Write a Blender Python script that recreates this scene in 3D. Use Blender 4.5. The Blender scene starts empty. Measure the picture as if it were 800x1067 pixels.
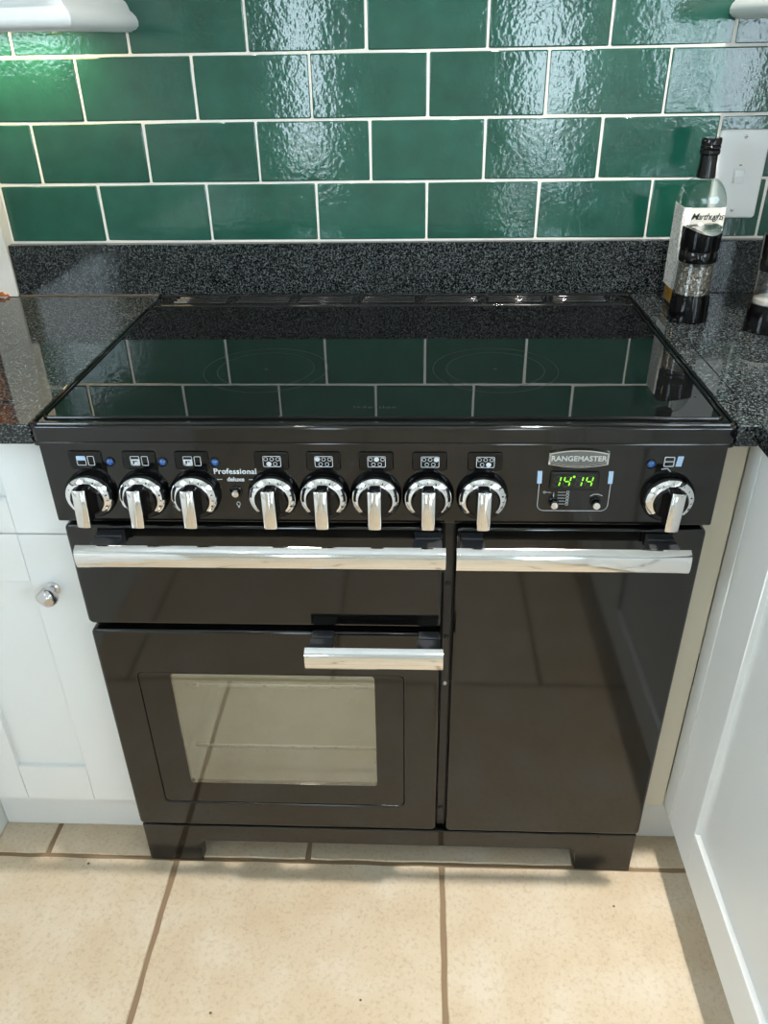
import bpy, bmesh, math, random
from mathutils import Vector, Matrix
random.seed(7)
PI = math.pi
sc = bpy.context.scene
col = sc.collection

# ---------------------------------------------------------------- camera
CAM = dict(loc=(0.0505, -1.5592, 1.329), yaw=-0.0473, pitch=-0.5349, roll=-0.0175, f=830.74)
cam = bpy.data.cameras.new('camera'); cam_o = bpy.data.objects.new('camera', cam); col.objects.link(cam_o)
def _basis(yaw, pitch, roll):
    fw0 = Vector((math.sin(yaw), math.cos(yaw), 0)); r0 = Vector((math.cos(yaw), -math.sin(yaw), 0)); u0 = Vector((0, 0, 1))
    fw = fw0*math.cos(pitch) + u0*math.sin(pitch); u = -fw0*math.sin(pitch) + u0*math.cos(pitch)
    r = r0*math.cos(roll) + u*math.sin(roll); uu = -r0*math.sin(roll) + u*math.cos(roll)
    return r, uu, fw
r_, u_, f_ = _basis(CAM['yaw'], CAM['pitch'], CAM['roll'])
m = Matrix.Identity(4)
for i in range(3):
    m[i][0] = r_[i]; m[i][1] = u_[i]; m[i][2] = -f_[i]; m[i][3] = CAM['loc'][i]
cam_o.matrix_world = m
cam.sensor_fit = 'VERTICAL'; cam.sensor_height = 24.0
cam.lens = CAM['f']*24.0/1067.0
cam.clip_start = 0.02
sc.camera = cam_o

# ---------------------------------------------------------------- world, light, exposure
SKY = 12.0          # sky seen through the windows
DOWN = 10.3        # ceiling downlights, W each
UNDER = 1.8        # strip lamp under the wall cupboard, W
EXPO = 0.1
w = bpy.data.worlds.new('sky'); sc.world = w; w.use_nodes = True
bg = w.node_tree.nodes['Background']
bg.inputs['Color'].default_value = (0.74, 0.87, 1.0, 1); bg.inputs['Strength'].default_value = SKY
sc.view_settings.view_transform = 'Standard'; sc.view_settings.look = 'None'
sc.view_settings.exposure = EXPO; sc.view_settings.gamma = 1.0; sc.view_settings.use_curve_mapping = False
sc.cycles.use_denoising = True
sc.cycles.sample_clamp_indirect = 6.0
sc.cycles.max_bounces = 10; sc.cycles.transparent_max_bounces = 16
def portal(name, loc, rot, sx, sy):
    l = bpy.data.lights.new(name, 'AREA'); l.shape = 'RECTANGLE'; l.size = sx; l.size_y = sy
    l.cycles.is_portal = True
    o = bpy.data.objects.new(name, l); col.objects.link(o); o.location = loc; o.rotation_euler = rot

XL, XR, YR, ZC = -1.37, 1.12, -4.2, 2.42      # the room
# openings: rear glazed doors (x0,x1,z0,z1)
REAR = [(-0.80, -0.46, 0.50, 1.72), (0.62, 1.06, 0.16, 1.72)]
SIDE = (-2.90, -1.30, 1.00, 1.62)     # window over the worktop on the right wall (y0,y1,z0,z1)
for k, (x0, x1, z0, z1) in enumerate(REAR):
    portal('rear_daylight', ((x0+x1)/2, YR-0.12, (z0+z1)/2), (PI/2, 0, PI), x1-x0, z1-z0)

LEFT_FILL = (-2.40, -1.40, 1.26, 1.92)     # small window added on the left wall for cool fill light
portal('left_fill_daylight', (XL-0.12, (LEFT_FILL[0]+LEFT_FILL[1])/2, (LEFT_FILL[2]+LEFT_FILL[3])/2), (PI/2, 0, -PI/2), LEFT_FILL[1]-LEFT_FILL[0], LEFT_FILL[3]-LEFT_FILL[2])
portal('side_daylight', (XR+0.12, (SIDE[0]+SIDE[1])/2, (SIDE[2]+SIDE[3])/2), (PI/2, 0, PI/2), SIDE[1]-SIDE[0], SIDE[3]-SIDE[2])

# ---------------------------------------------------------------- materials
def new_mat(name):
    mt = bpy.data.materials.new(name); mt.use_nodes = True
    nt = mt.node_tree
    return mt, nt, nt.nodes['Principled BSDF']
def srgb(r, g, b):
    f = lambda c: (c/255/12.92) if c/255 <= 0.04045 else ((c/255+0.055)/1.055)**2.4
    return (f(r), f(g), f(b), 1)
def plain(name, rgb, rough=0.5, metal=0.0, spec=0.5, coat=0.0, emit=None, est=0.0, bump=None):
    mt, nt, b = new_mat(name)
    b.inputs['Base Color'].default_value = rgb; b.inputs['Roughness'].default_value = rough
    b.inputs['Metallic'].default_value = metal; b.inputs['Specular IOR Level'].default_value = spec
    b.inputs['Coat Weight'].default_value = coat; b.inputs['Coat Roughness'].default_value = 0.05
    if emit:
        b.inputs['Emission Color'].default_value = emit; b.inputs['Emission Strength'].default_value = est
    # faint procedural variation so that nothing is dead flat
    tc = nt.nodes.new('ShaderNodeTexCoord'); n = nt.nodes.new('ShaderNodeTexNoise')
    n.inputs['Scale'].default_value = bump[0] if bump else 30.0; n.inputs['Detail'].default_value = 3
    nt.links.new(tc.outputs['Object'], n.inputs['Vector'])
    if bump:
        bp = nt.nodes.new('ShaderNodeBump'); bp.inputs['Strength'].default_value = bump[1]; bp.inputs['Distance'].default_value = bump[2]
        nt.links.new(n.outputs['Fac'], bp.inputs['Height']); nt.links.new(bp.outputs['Normal'], b.inputs['Normal'])
    else:
        mr = nt.nodes.new('ShaderNodeMapRange'); mr.inputs['To Min'].default_value = rough*0.92; mr.inputs['To Max'].default_value = min(1, rough*1.08)
        nt.links.new(n.outputs['Fac'], mr.inputs['Value']); nt.links.new(mr.outputs['Result'], b.inputs['Roughness'])
    return mt
def ramp(nt, stops):
    rp = nt.nodes.new('ShaderNodeValToRGB'); e = rp.color_ramp.elements
    while len(e) < len(stops): e.new(0.5)
    for i, (p, c) in enumerate(stops): e[i].position = p; e[i].color = c
    return rp
def node(nt, t, **kw):
    n = nt.nodes.new(t)
    for k, v in kw.items():
        if k in n.inputs: n.inputs[k].default_value = v
        else: setattr(n, k, v)
    return n

def make_green_tile():
    mt, nt, b = new_mat('green_glaze'); L = nt.links.new
    tc = node(nt, 'ShaderNodeTexCoord'); oi = node(nt, 'ShaderNodeObjectInfo')
    add = node(nt, 'ShaderNodeVectorMath', operation='ADD'); sc_ = node(nt, 'ShaderNodeVectorMath', operation='SCALE'); sc_.inputs['Scale'].default_value = 17.0
    comb = node(nt, 'ShaderNodeCombineXYZ')
    for i in 'XYZ': L(oi.outputs['Random'], comb.inputs[i])
    L(comb.outputs[0], sc_.inputs[0]); L(tc.outputs['Object'], add.inputs[0]); L(sc_.outputs[0], add.inputs[1])
    n1 = node(nt, 'ShaderNodeTexNoise', Scale=22.0, Detail=2.0); n2 = node(nt, 'ShaderNodeTexNoise', Scale=120.0, Detail=1.5)
    L(add.outputs[0], n1.inputs['Vector']); L(add.outputs[0], n2.inputs['Vector'])
    rp = ramp(nt, [(0.25, srgb(23, 76, 62)), (0.75, srgb(31, 90, 75))])
    L(n1.outputs['Fac'], rp.inputs['Fac'])
    hv = node(nt, 'ShaderNodeHueSaturation'); mr = node(nt, 'ShaderNodeMapRange'); mr.inputs['To Min'].default_value = 0.88; mr.inputs['To Max'].default_value = 1.1
    L(oi.outputs['Random'], mr.inputs['Value']); L(mr.outputs['Result'], hv.inputs['Value']); L(rp.outputs['Color'], hv.inputs['Color'])
    L(hv.outputs['Color'], b.inputs['Base Color'])
    b1 = node(nt, 'ShaderNodeBump', Strength=1.0, Distance=0.00035); b2 = node(nt, 'ShaderNodeBump', Strength=1.0, Distance=0.00026)
    L(n1.outputs['Fac'], b1.inputs['Height']); L(n2.outputs['Fac'], b2.inputs['Height']); L(b1.outputs['Normal'], b2.inputs['Normal'])
    L(b2.outputs['Normal'], b.inputs['Normal'])
    b.inputs['Roughness'].default_value = 0.075; b.inputs['IOR'].default_value = 1.68
    return mt
def make_granite():
    mt, nt, b = new_mat('black_granite'); L = nt.links.new
    tc = node(nt, 'ShaderNodeTexCoord')
    v = node(nt, 'ShaderNodeTexVoronoi', Scale=520.0); n = node(nt, 'ShaderNodeTexNoise', Scale=330.0, Detail=3.0)
    n3 = node(nt, 'ShaderNodeTexNoise', Scale=60.0, Detail=2.0)
    L(tc.outputs['Object'], n.inputs['Vector']); L(tc.outputs['Object'], v.inputs['Vector']); L(tc.outputs['Object'], n3.inputs['Vector'])
    mx = node(nt, 'ShaderNodeMath', operation='MULTIPLY_ADD'); mx.inputs[1].default_value = 0.35
    sep = node(nt, 'ShaderNodeSeparateColor'); L(v.outputs['Color'], sep.inputs[0]); L(sep.outputs[0], mx.inputs[0]); L(n.outputs['Fac'], mx.inputs[2])
    rp = ramp(nt, [(0.52, srgb(10, 11, 12)), (0.66, srgb(29, 32, 33)), (0.80, srgb(66, 72, 73)), (0.96, srgb(102, 110, 111))])
    L(mx.outputs[0], rp.inputs['Fac'])
    L(rp.outputs['Color'], b.inputs['Base Color'])
    b.inputs['Roughness'].default_value = 0.05; b.inputs['Specular IOR Level'].default_value = 0.45
    return mt
def make_floor_tile():
    mt, nt, b = new_mat('stone_tile'); L = nt.links.new
    tc = node(nt, 'ShaderNodeTexCoord'); oi = node(nt, 'ShaderNodeObjectInfo')
    comb = node(nt, 'ShaderNodeCombineXYZ'); sc_ = node(nt, 'ShaderNodeVectorMath', operation='SCALE'); sc_.inputs['Scale'].default_value = 31.0
    add = node(nt, 'ShaderNodeVectorMath', operation='ADD')
    for i in 'XYZ': L(oi.outputs['Random'], comb.inputs[i])
    L(comb.outputs[0], sc_.inputs[0]); L(tc.outputs['Object'], add.inputs[0]); L(sc_.outputs[0], add.inputs[1])
    a = node(nt, 'ShaderNodeTexNoise', Scale=9.0, Detail=6.0, Roughness=0.6); c = node(nt, 'ShaderNodeTexNoise', Scale=150.0, Detail=6.0, Roughness=0.65)
    L(add.outputs[0], a.inputs['Vector']); L(add.outputs[0], c.inputs['Vector'])
    ra = ramp(nt, [(0.3, srgb(200, 181, 154)), (0.5, srgb(207, 191, 166)), (0.7, srgb(214, 202, 183))])
    rc = ramp(nt, [(0.3, srgb(214, 204, 190)), (0.5, srgb(255, 255, 255)), (0.7, srgb(255, 255, 252))])
    L(a.outputs['Fac'], ra.inputs['Fac']); L(c.outputs['Fac'], rc.inputs['Fac'])
    mx = node(nt, 'ShaderNodeMix', data_type='RGBA', blend_type='MULTIPLY'); mx.inputs[0].default_value = 0.55
    L(ra.outputs['Color'], mx.inputs[6]); L(rc.outputs['Color'], mx.inputs[7])
    # small pits
    v = node(nt, 'ShaderNodeTexVoronoi', Scale=38.0); L(add.outputs[0], v.inputs['Vector'])
    sp = node(nt, 'ShaderNodeSeparateColor'); L(v.outputs['Color'], sp.inputs[0])
    g1 = node(nt, 'ShaderNodeMath', operation='GREATER_THAN'); g1.inputs[1].default_value = 0.955; L(sp.outputs[0], g1.inputs[0])
    l1 = node(nt, 'ShaderNodeMath', operation='LESS_THAN'); l1.inputs[1].default_value = 0.10; L(v.outputs['Distance'], l1.inputs[0])
    pm = node(nt, 'ShaderNodeMath', operation='MULTIPLY'); L(g1.outputs[0], pm.inputs[0]); L(l1.outputs[0], pm.inputs[1])
    mx2 = node(nt, 'ShaderNodeMix', data_type='RGBA'); L(pm.outputs[0], mx2.inputs[0]); L(mx.outputs[2], mx2.inputs[6]); mx2.inputs[7].default_value = srgb(112, 88, 66)
    L(mx2.outputs[2], b.inputs['Base Color'])
    b1 = node(nt, 'ShaderNodeBump', Strength=0.7, Distance=0.0012); L(c.outputs['Fac'], b1.inputs['Height']); L(b1.outputs['Normal'], b.inputs['Normal'])
    b.inputs['Roughness'].default_value = 0.58; b.inputs['Specular IOR Level'].default_value = 0.35
    return mt
def make_clear(name, tint, gloss, rough=0.02):
    """thin clear sheet: fresnel mirror over plain transparency"""
    mt = bpy.data.materials.new(name); mt.use_nodes = True; nt = mt.node_tree; nt.nodes.clear(); L = nt.links.new
    out = node(nt, 'ShaderNodeOutputMaterial'); t = node(nt, 'ShaderNodeBsdfTransparent'); g = node(nt, 'ShaderNodeBsdfGlossy')
    t.inputs['Color'].default_value = tint; g.inputs['Roughness'].default_value = rough
    lw = node(nt, 'ShaderNodeLayerWeight', Blend=0.5); fr = node(nt, 'ShaderNodeMath', operation='POWER'); fr.inputs[1].default_value = 4.0; L(lw.outputs['Facing'], fr.inputs[0]); ad = node(nt, 'ShaderNodeMath', operation='ADD'); ad.inputs[1].default_value = gloss+0.04; ad.use_clamp = True
    mx = node(nt, 'ShaderNodeMixShader'); L(fr.outputs[0], ad.inputs[0]); L(ad.outputs[0], mx.inputs[0]); L(t.outputs[0], mx.inputs[1]); L(g.outputs[0], mx.inputs[2]); L(mx.outputs[0], out.inputs[0])
    return mt
def make_label_print(name, rgb, ink):
    """fine rows of print"""
    mt, nt, b = new_mat(name); L = nt.links.new
    tc = node(nt, 'ShaderNodeTexCoord'); mp = node(nt, 'ShaderNodeMapping'); mp.inputs['Scale'].default_value = (900, 420, 330)
    n = node(nt, 'ShaderNodeTexNoise', Scale=1.0, Detail=0.0); L(tc.outputs['Object'], mp.inputs['Vector']); L(mp.outputs[0], n.inputs['Vector'])
    rp = ramp(nt, [(0.42, ink), (0.50, rgb)]); L(n.outputs['Fac'], rp.inputs['Fac']); L(rp.outputs['Color'], b.inputs['Base Color'])
    b.inputs['Roughness'].default_value = 0.5
    return mt

def make_crystals():
    mt, nt, b = new_mat('salt_crystals'); L = nt.links.new
    tc = node(nt, 'ShaderNodeTexCoord'); v = node(nt, 'ShaderNodeTexVoronoi', Scale=330.0); L(tc.outputs['Object'], v.inputs['Vector'])
    sp = node(nt, 'ShaderNodeSeparateColor'); L(v.outputs['Color'], sp.inputs[0])
    rp = ramp(nt, [(0.0, srgb(92, 88, 82)), (0.55, srgb(142, 137, 128)), (0.85, srgb(178, 174, 165)), (1.0, srgb(236, 234, 228))]); L(sp.outputs[0], rp.inputs['Fac'])
    L(rp.outputs['Color'], b.inputs['Base Color']); b.inputs['Roughness'].default_value = 0.3
    bp = node(nt, 'ShaderNodeBump', Strength=0.8, Distance=0.002); L(v.outputs['Distance'], bp.inputs['Height']); L(bp.outputs['Normal'], b.inputs['Normal'])
    return mt
M = {}
M['green'] = make_green_tile()
M['grout'] = plain('white_grout', srgb(236, 234, 226), 0.8)
M['granite'] = make_granite()
M['sealant'] = plain('grey_brown_sealant', srgb(112, 100, 90), 0.5)
M['stone'] = make_floor_tile()
M['fgrout'] = plain('brown_grout', srgb(142, 120, 94), 0.9, bump=(400, 0.5, 0.001))
M['white'] = plain('white_cupboard_paint', srgb(234, 236, 235), 0.35)
M['cream'] = plain('warm_lit_white', srgb(232, 224, 204), 0.45)  # warm light on the white filler, put into its colour
M['plaster'] = plain('white_plaster', srgb(232, 230, 224), 0.8, bump=(60, 0.3, 0.001))
M['ceil'] = plain('ceiling_paint', srgb(240, 239, 235), 0.85)
M['enamel'] = plain('black_enamel', (0.0042, 0.0041, 0.004, 1), 0.07, spec=0.62)
M['blackgloss'] = plain('black_gloss_plastic', (0.003, 0.003, 0.0035, 1), 0.08, spec=0.4)
M['blackmatt'] = plain('black_satin_metal', (0.012, 0.012, 0.013, 1), 0.32)
M['grey_bracket'] = plain('dark_grey_bracket', (0.035, 0.036, 0.04, 1), 0.3)
M['hobglass'] = plain('black_ceramic_glass', (0.0035, 0.0037, 0.004, 1), 0.008, spec=0.5)
M['chrome'] = plain('polished_chrome', (0.86, 0.86, 0.87, 1), 0.07, 1.0)
M['brushed'] = plain('brushed_chrome', (0.78, 0.77, 0.76, 1), 0.14, 1.0)
M['badgegrey'] = plain('grey_badge', srgb(112, 112, 108), 0.4, 0.3)
M['badgewhite'] = plain('pale_badge_letters', srgb(214, 214, 210), 0.35)
M['satinsteel'] = plain('bright_satin_steel', (0.95, 0.95, 0.93, 1), 0.4, 0.0)
M['pewter'] = plain('pewter', (0.62, 0.60, 0.60, 1), 0.24, 1.0)
M['print'] = plain('white_print', srgb(214, 218, 222), 0.5)
M['printdim'] = plain('grey_print', srgb(22, 27, 27), 0.5)
M['paleblue'] = plain('pale_blue_print', srgb(176, 204, 232), 0.45)
M['led'] = plain('blue_neon', srgb(30, 84, 150), 0.12, coat=1.0)
M['dispback'] = plain('display_black', (0.010, 0.011, 0.010, 1), 0.12)
M['segoff'] = plain('unlit_segment', (0.03, 0.033, 0.026, 1), 0.4)
M['segon'] = plain('green_segment', (0.1, 0.5, 0.02, 1), 0.5, emit=(0.34, 1.0, 0.03, 1), est=1.0)
M['ovenwall'] = plain('grey_oven_enamel', srgb(160, 163, 150), 0.5)
M['ovenglass'] = make_clear('coated_oven_glass', (0.80, 0.80, 0.76, 1), 0.16)
M['pane'] = make_clear('window_glass', (0.96, 0.98, 0.97, 1), 0.0)
M['bottle'] = make_clear('bottle_glass', (0.90, 0.95, 0.93, 1), 0.03)
M['acrylic'] = make_clear('clear_acrylic', (0.93, 0.93, 0.92, 1), 0.04)
M['oil'] = plain('amber_oil', srgb(196, 132, 20), 0.12, coat=0.6)
M['salt'] = make_crystals()
M['whitesalt'] = plain('white_salt', srgb(226, 222, 214), 0.6, bump=(500, 1.0, 0.002))
M['label'] = plain('cream_label', srgb(233, 231, 220), 0.55)
M['labeltext'] = make_label_print('label_small_print', srgb(226, 224, 216), srgb(176, 174, 182))
M['yellow'] = plain('yellow_print', srgb(226, 192, 84), 0.55)
M['ink'] = plain('black_ink', srgb(30, 30, 32), 0.6)
M['plastic'] = plain('white_plastic', srgb(244, 244, 242), 0.22)
M['screw'] = plain('steel_screw', (0.5, 0.5, 0.5, 1), 0.35, 1.0)
M['brick'] = plain('orange_brick', srgb(176, 104, 58), 0.85, bump=(120, 1.0, 0.004))
M['mortar'] = plain('grey_mortar', srgb(92, 88, 84), 0.95, bump=(200, 1.0, 0.003))
M['patio'] = plain('pale_paving', srgb(190, 188, 180), 0.9, bump=(30, 0.5, 0.004))
M['lens'] = plain('lamp_lens', (0.9, 0.9, 0.88, 1), 0.4, emit=(1.0, 0.9, 0.75, 1), est=6.0)
M['upvc'] = plain('white_window_frame', srgb(236, 238, 238), 0.3)

# ---------------------------------------------------------------- mesh helpers
def link(name, me, mat, parent=None, loc=None):
    o = bpy.data.objects.new(name, me); col.objects.link(o)
    if mat and not me.materials: me.materials.append(M[mat])
    if parent: o.parent = parent
    if loc: o.location = loc
    return o
def base_of(parent):
    v = Vector((0, 0, 0)); p = parent
    while p: v += p.location; p = p.parent
    return v
def obj(name, bm, mat, parent=None, smooth=True, ang=35):
    """one mesh object from a bmesh in world coordinates"""
    me = bpy.data.meshes.new(name)
    bmesh.ops.recalc_face_normals(bm, faces=bm.faces)
    off = base_of(parent)
    if off.length: bmesh.ops.translate(bm, verts=bm.verts, vec=-off)
    if smooth:
        for f in bm.faces: f.smooth = True
    bm.to_mesh(me); bm.free()
    if smooth:
        me.set_sharp_from_angle(angle=math.radians(ang))
        for p in me.polygons: p.use_smooth = len(p.vertices) <= 4 and max(abs(c) for c in p.normal) < 0.99999      # flat faces stay flat
    return link(name, me, mat, parent)
def tag(o, label=None, cat=None, group=None, kind=None):
    for k, v in (('label', label), ('category', cat), ('group', group), ('kind', kind)):
        if v: o[k] = v
    return o
def thing(name, loc, label, cat, group=None):
    o = bpy.data.objects.new(name, None); col.objects.link(o); o.location = loc; o.empty_display_size = 0.05
    return tag(o, label, cat, group)
def copy_tree(o, parent=None):
    c = o.copy(); col.objects.link(c); c.parent = parent
    for ch in list(o.children): copy_tree(ch, c)
    return c
def add_box(bm, x0, x1, y0, y1, z0, z1, bevel=0.0, seg=2):
    r = bmesh.ops.create_cube(bm, size=1.0)
    for v in r['verts']:
        v.co = Vector(((x0+x1)/2 + v.co.x*(x1-x0), (y0+y1)/2 + v.co.y*(y1-y0), (z0+z1)/2 + v.co.z*(z1-z0)))
    if bevel:
        es = list({e for v in r['verts'] for e in v.link_edges})
        bmesh.ops.bevel(bm, geom=es, offset=bevel, offset_type='OFFSET', segments=seg, profile=0.5, affect='EDGES', clamp_overlap=True)
    return bm
def box(name, x0, x1, y0, y1, z0, z1, mat, parent=None, bevel=0.0, seg=2):
    return obj(name, add_box(bmesh.new(), x0, x1, y0, y1, z0, z1, bevel, seg), mat, parent)
def rr_points(a0, a1, b0, b1, r, n=5):
    pts = []
    for cx, cy, s in ((a1-r, b1-r, 0), (a0+r, b1-r, 1), (a0+r, b0+r, 2), (a1-r, b0+r, 3)):
        for k in range(n+1):
            t = (s + k/n)*PI/2; pts.append((cx + r*math.cos(t), cy + r*math.sin(t)))
    return pts
def bridge(bm, l1, l2):
    n = len(l1)
    for i in range(n): bm.faces.new((l1[i], l1[(i+1) % n], l2[(i+1) % n], l2[i]))
def add_loops(bm, loops, cap0=True, cap1=True):
    vs = [[bm.verts.new(p) for p in lp] for lp in loops]
    for a, b in zip(vs, vs[1:]): bridge(bm, a, b)
    if cap0: bm.faces.new(vs[0])
    if cap1: bm.faces.new(vs[-1])
    return bm
def add_slab_y(bm, x0, x1, z0, z1, yf, yb, r=0.006, e=0.003, n=5, en=3):
    """rounded-corner panel that faces -y (front yf, back yb), edge rounding e"""
    L = [[(p[0], yb, p[1]) for p in rr_points(x0, x1, z0, z1, r, n)]]
    for k in range(en+1):
        t = k/en*PI/2; ins = e*(1-math.cos(t)); d = e*(1-math.sin(t))
        L.append([(p[0], yf+d, p[1]) for p in rr_points(x0+ins, x1-ins, z0+ins, z1-ins, max(r-ins, 0.0004), n)])
    return add_loops(bm, L)
def add_slab_z(bm, x0, x1, y0, y1, zt, zb, r=0.006, e=0.003, n=5, en=3):
    L = [[(p[0], p[1], zb) for p in rr_points(x0, x1, y0, y1, r, n)]]
    for k in range(en+1):
        t = k/en*PI/2; ins = e*(1-math.cos(t)); d = e*(1-math.sin(t))
        L.append([(p[0], p[1], zt-d) for p in rr_points(x0+ins, x1-ins, y0+ins, y1-ins, max(r-ins, 0.0004), n)])
    return add_loops(bm, L)
def add_frame_y(bm, x0, x1, z0, z1, w, yf, yb, r=0.004, ri=0.003, e=0.0):
    """rectangular ring facing -y"""
    o = rr_points(x0, x1, z0, z1, r); i = rr_points(x0+w, x1-w, z0+w, z1-w, ri)
    oe = rr_points(x0+e, x1-e, z0+e, z1-e, max(r-e, .0003)); ie = rr_points(x0+w-e, x1-w+e, z0+w-e, z1-w+e, ri+e)
    lp = [[(p[0], yb, p[1]) for p in o]]
    if e: lp += [[(p[0], yf+e, p[1]) for p in o], [(p[0], yf, p[1]) for p in oe], [(p[0], yf, p[1]) for p in ie], [(p[0], yf+e, p[1]) for p in i]]
    else: lp += [[(p[0], yf, p[1]) for p in o], [(p[0], yf, p[1]) for p in i]]
    lp += [[(p[0], yb, p[1]) for p in i]]
    vs = [[bm.verts.new(p) for p in l] for l in lp]
    for a, b in zip(vs, vs[1:]+vs[:1]): bridge(bm, a, b)
    return bm
def add_lathe(bm, prof, c, axis='z', seg=40, cap=True):
    """prof: (radius, height) list along axis; axis 'y' runs to -y"""
    L = []
    for r, h in prof:
        ring = []
        for k in range(seg):
            t = 2*PI*k/seg; a, b = r*math.cos(t), r*math.sin(t)
            ring.append((c[0]+a, c[1]+b, c[2]+h) if axis == 'z' else (c[0]+a, c[1]-h, c[2]+b) if axis == 'y' else (c[0]-h, c[1]+a, c[2]+b))
        L.append(ring)
    return add_loops(bm, L, cap, cap)
def lathe(name, prof, c, mat, parent=None, axis='z', seg=40, ang=35):
    return obj(name, add_lathe(bmesh.new(), prof, c, axis, seg), mat, parent, ang=ang)
def add_prism_x(bm, sec, x0, x1):
    return add_loops(bm, [[(x0, y, z) for y, z in sec], [(x1, y, z) for y, z in sec]])
def add_tube(bm, pts, r, seg=8, closed=False):
    pts = [Vector(p) for p in pts]; n = len(pts); rings = []
    for i, p in enumerate(pts):
        a = pts[i-1] if (i or closed) else p; b = pts[(i+1) % n] if (i < n-1 or closed) else p
        t = (b-a).normalized(); up = Vector((0, 0, 1)) if abs(t.z) < 0.95 else Vector((0, 1, 0))
        s = t.cross(up).normalized(); u = s.cross(t)
        rings.append([bm.verts.new(p + s*(r*math.cos(2*PI*k/seg)) + u*(r*math.sin(2*PI*k/seg))) for k in range(seg)])
    for a, b in zip(rings, rings[1:] + (rings[:1] if closed else [])): bridge(bm, a, b)
    if not closed: bm.faces.new(rings[0]); bm.faces.new(rings[-1])
    return bm
def text_bm(body, size, extrude=0.00015, shear=0.0, align='CENTER', spacing=1.0, bold=0.0):
    cu = bpy.data.curves.new('lettering', 'FONT'); cu.body = body; cu.size = size; cu.extrude = extrude; cu.shear = shear
    cu.align_x = align; cu.align_y = 'CENTER'; cu.space_character = spacing; cu.resolution_u = 3; cu.offset = bold
    o = bpy.data.objects.new('lettering', cu); col.objects.link(o)
    dg = bpy.context.evaluated_depsgraph_get(); me = bpy.data.meshes.new_from_object(o.evaluated_get(dg))
    bm = bmesh.new(); bm.from_mesh(me)
    bpy.data.objects.remove(o); bpy.data.meshes.remove(me); bpy.data.curves.remove(cu)
    return bm
def text_y(name, body, x, z, y, size, mat, parent, **kw):
    """lettering on a surface facing -y"""
    bm = text_bm(body, size, **kw)
    bmesh.ops.transform(bm, matrix=Matrix.Translation((x, y, z)) @ Matrix.Rotation(PI/2, 4, 'X'), verts=bm.verts)
    return obj(name, bm, mat, parent, smooth=False)
class Flat:
    """thin print on a surface facing -y: polygons in (x, z)"""
    def __init__(s, y, t=0.0003): s.bm = bmesh.new(); s.y = y; s.t = t
    def poly(s, pts):
        add_loops(s.bm, [[(a, s.y, b) for a, b in pts], [(a, s.y-s.t, b) for a, b in pts]]); return s
    def rect(s, x0, x1, z0, z1): return s.poly([(x0, z0), (x1, z0), (x1, z1), (x0, z1)])
    def disc(s, x, z, r, n=14): return s.poly([(x+r*math.cos(2*PI*k/n), z+r*math.sin(2*PI*k/n)) for k in range(n)])
    def ring(s, o, i):
        lo = [[(a, s.y, b) for a, b in o], [(a, s.y-s.t, b) for a, b in o], [(a, s.y-s.t, b) for a, b in i], [(a, s.y, b) for a, b in i]]
        vs = [[s.bm.verts.new(p) for p in l] for l in lo]
        for a, b in zip(vs, vs[1:]+vs[:1]): bridge(s.bm, a, b)
        return s
    def circle(s, x, z, r, w=0.0006, n=16):
        c = lambda q: [(x+q*math.cos(2*PI*k/n), z+q*math.sin(2*PI*k/n)) for k in range(n)]
        return s.ring(c(r), c(r-w))
    def frame(s, x0, x1, z0, z1, w=0.0007, r=0.0015): return s.ring(rr_points(x0, x1, z0, z1, r, 3), rr_points(x0+w, x1-w, z0+w, z1-w, max(r-w, .0002), 3))
    def line(s, pts, w):
        for (ax, az), (bx, bz) in zip(pts, pts[1:]):
            d = Vector((bx-ax, bz-az)); d.normalize(); n = Vector((-d.y, d.x))*w/2; e = d*w/2
            s.poly([(ax-e.x+n.x, az-e.y+n.y), (ax-e.x-n.x, az-e.y-n.y), (bx+e.x-n.x, bz+e.y-n.y), (bx+e.x+n.x, bz+e.y+n.y)])
        return s
    def done(s, name, mat, parent): return obj(name, s.bm, mat, parent, smooth=False)
def multibox(name, boxes, mat, parent=None):
    bm = bmesh.new()
    for b in boxes: add_box(bm, *b)
    return obj(name, bm, mat, parent)

# ================================================================ THE ROOM
T = 0.12
PXP, PZP, TX0, TZ0 = 0.2035, 0.1032, 0.0657, 1.0026   # tile pitch, joint and bottom joint line
TXL = -0.733                                          # the tiling ends here on the left
wall_back = tag(box('wall_back', TXL, XR, 0.0012, T, 0.0, ZC, 'grout'), 'white grouted wall behind the green tiles', kind='structure')
GW = 0.0038
def tile_mesh(w, h):
    bm = bmesh.new(); L = []
    for ins, y in ((0.0, 0.004), (0.0, 0.0016), (0.0007, 0.0006), (0.0022, 0.0)):
        L.append([(p[0], y, p[1]) for p in rr_points(-w/2+ins, w/2-ins, -h/2+ins, h/2-ins, 0.0016, 1)])
    add_loops(bm, L, False, True); me = bpy.data.meshes.new('tile'); bmesh.ops.recalc_face_normals(bm, faces=bm.faces)
    for f in bm.faces: f.smooth = len(f.verts) <= 4
    bm.to_mesh(me); bm.free(); me.set_sharp_from_angle(angle=math.radians(50))
    for p in me.polygons: p.use_smooth = len(p.vertices) <= 4
    me.materials.append(M['green']); return me
full = {}
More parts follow.
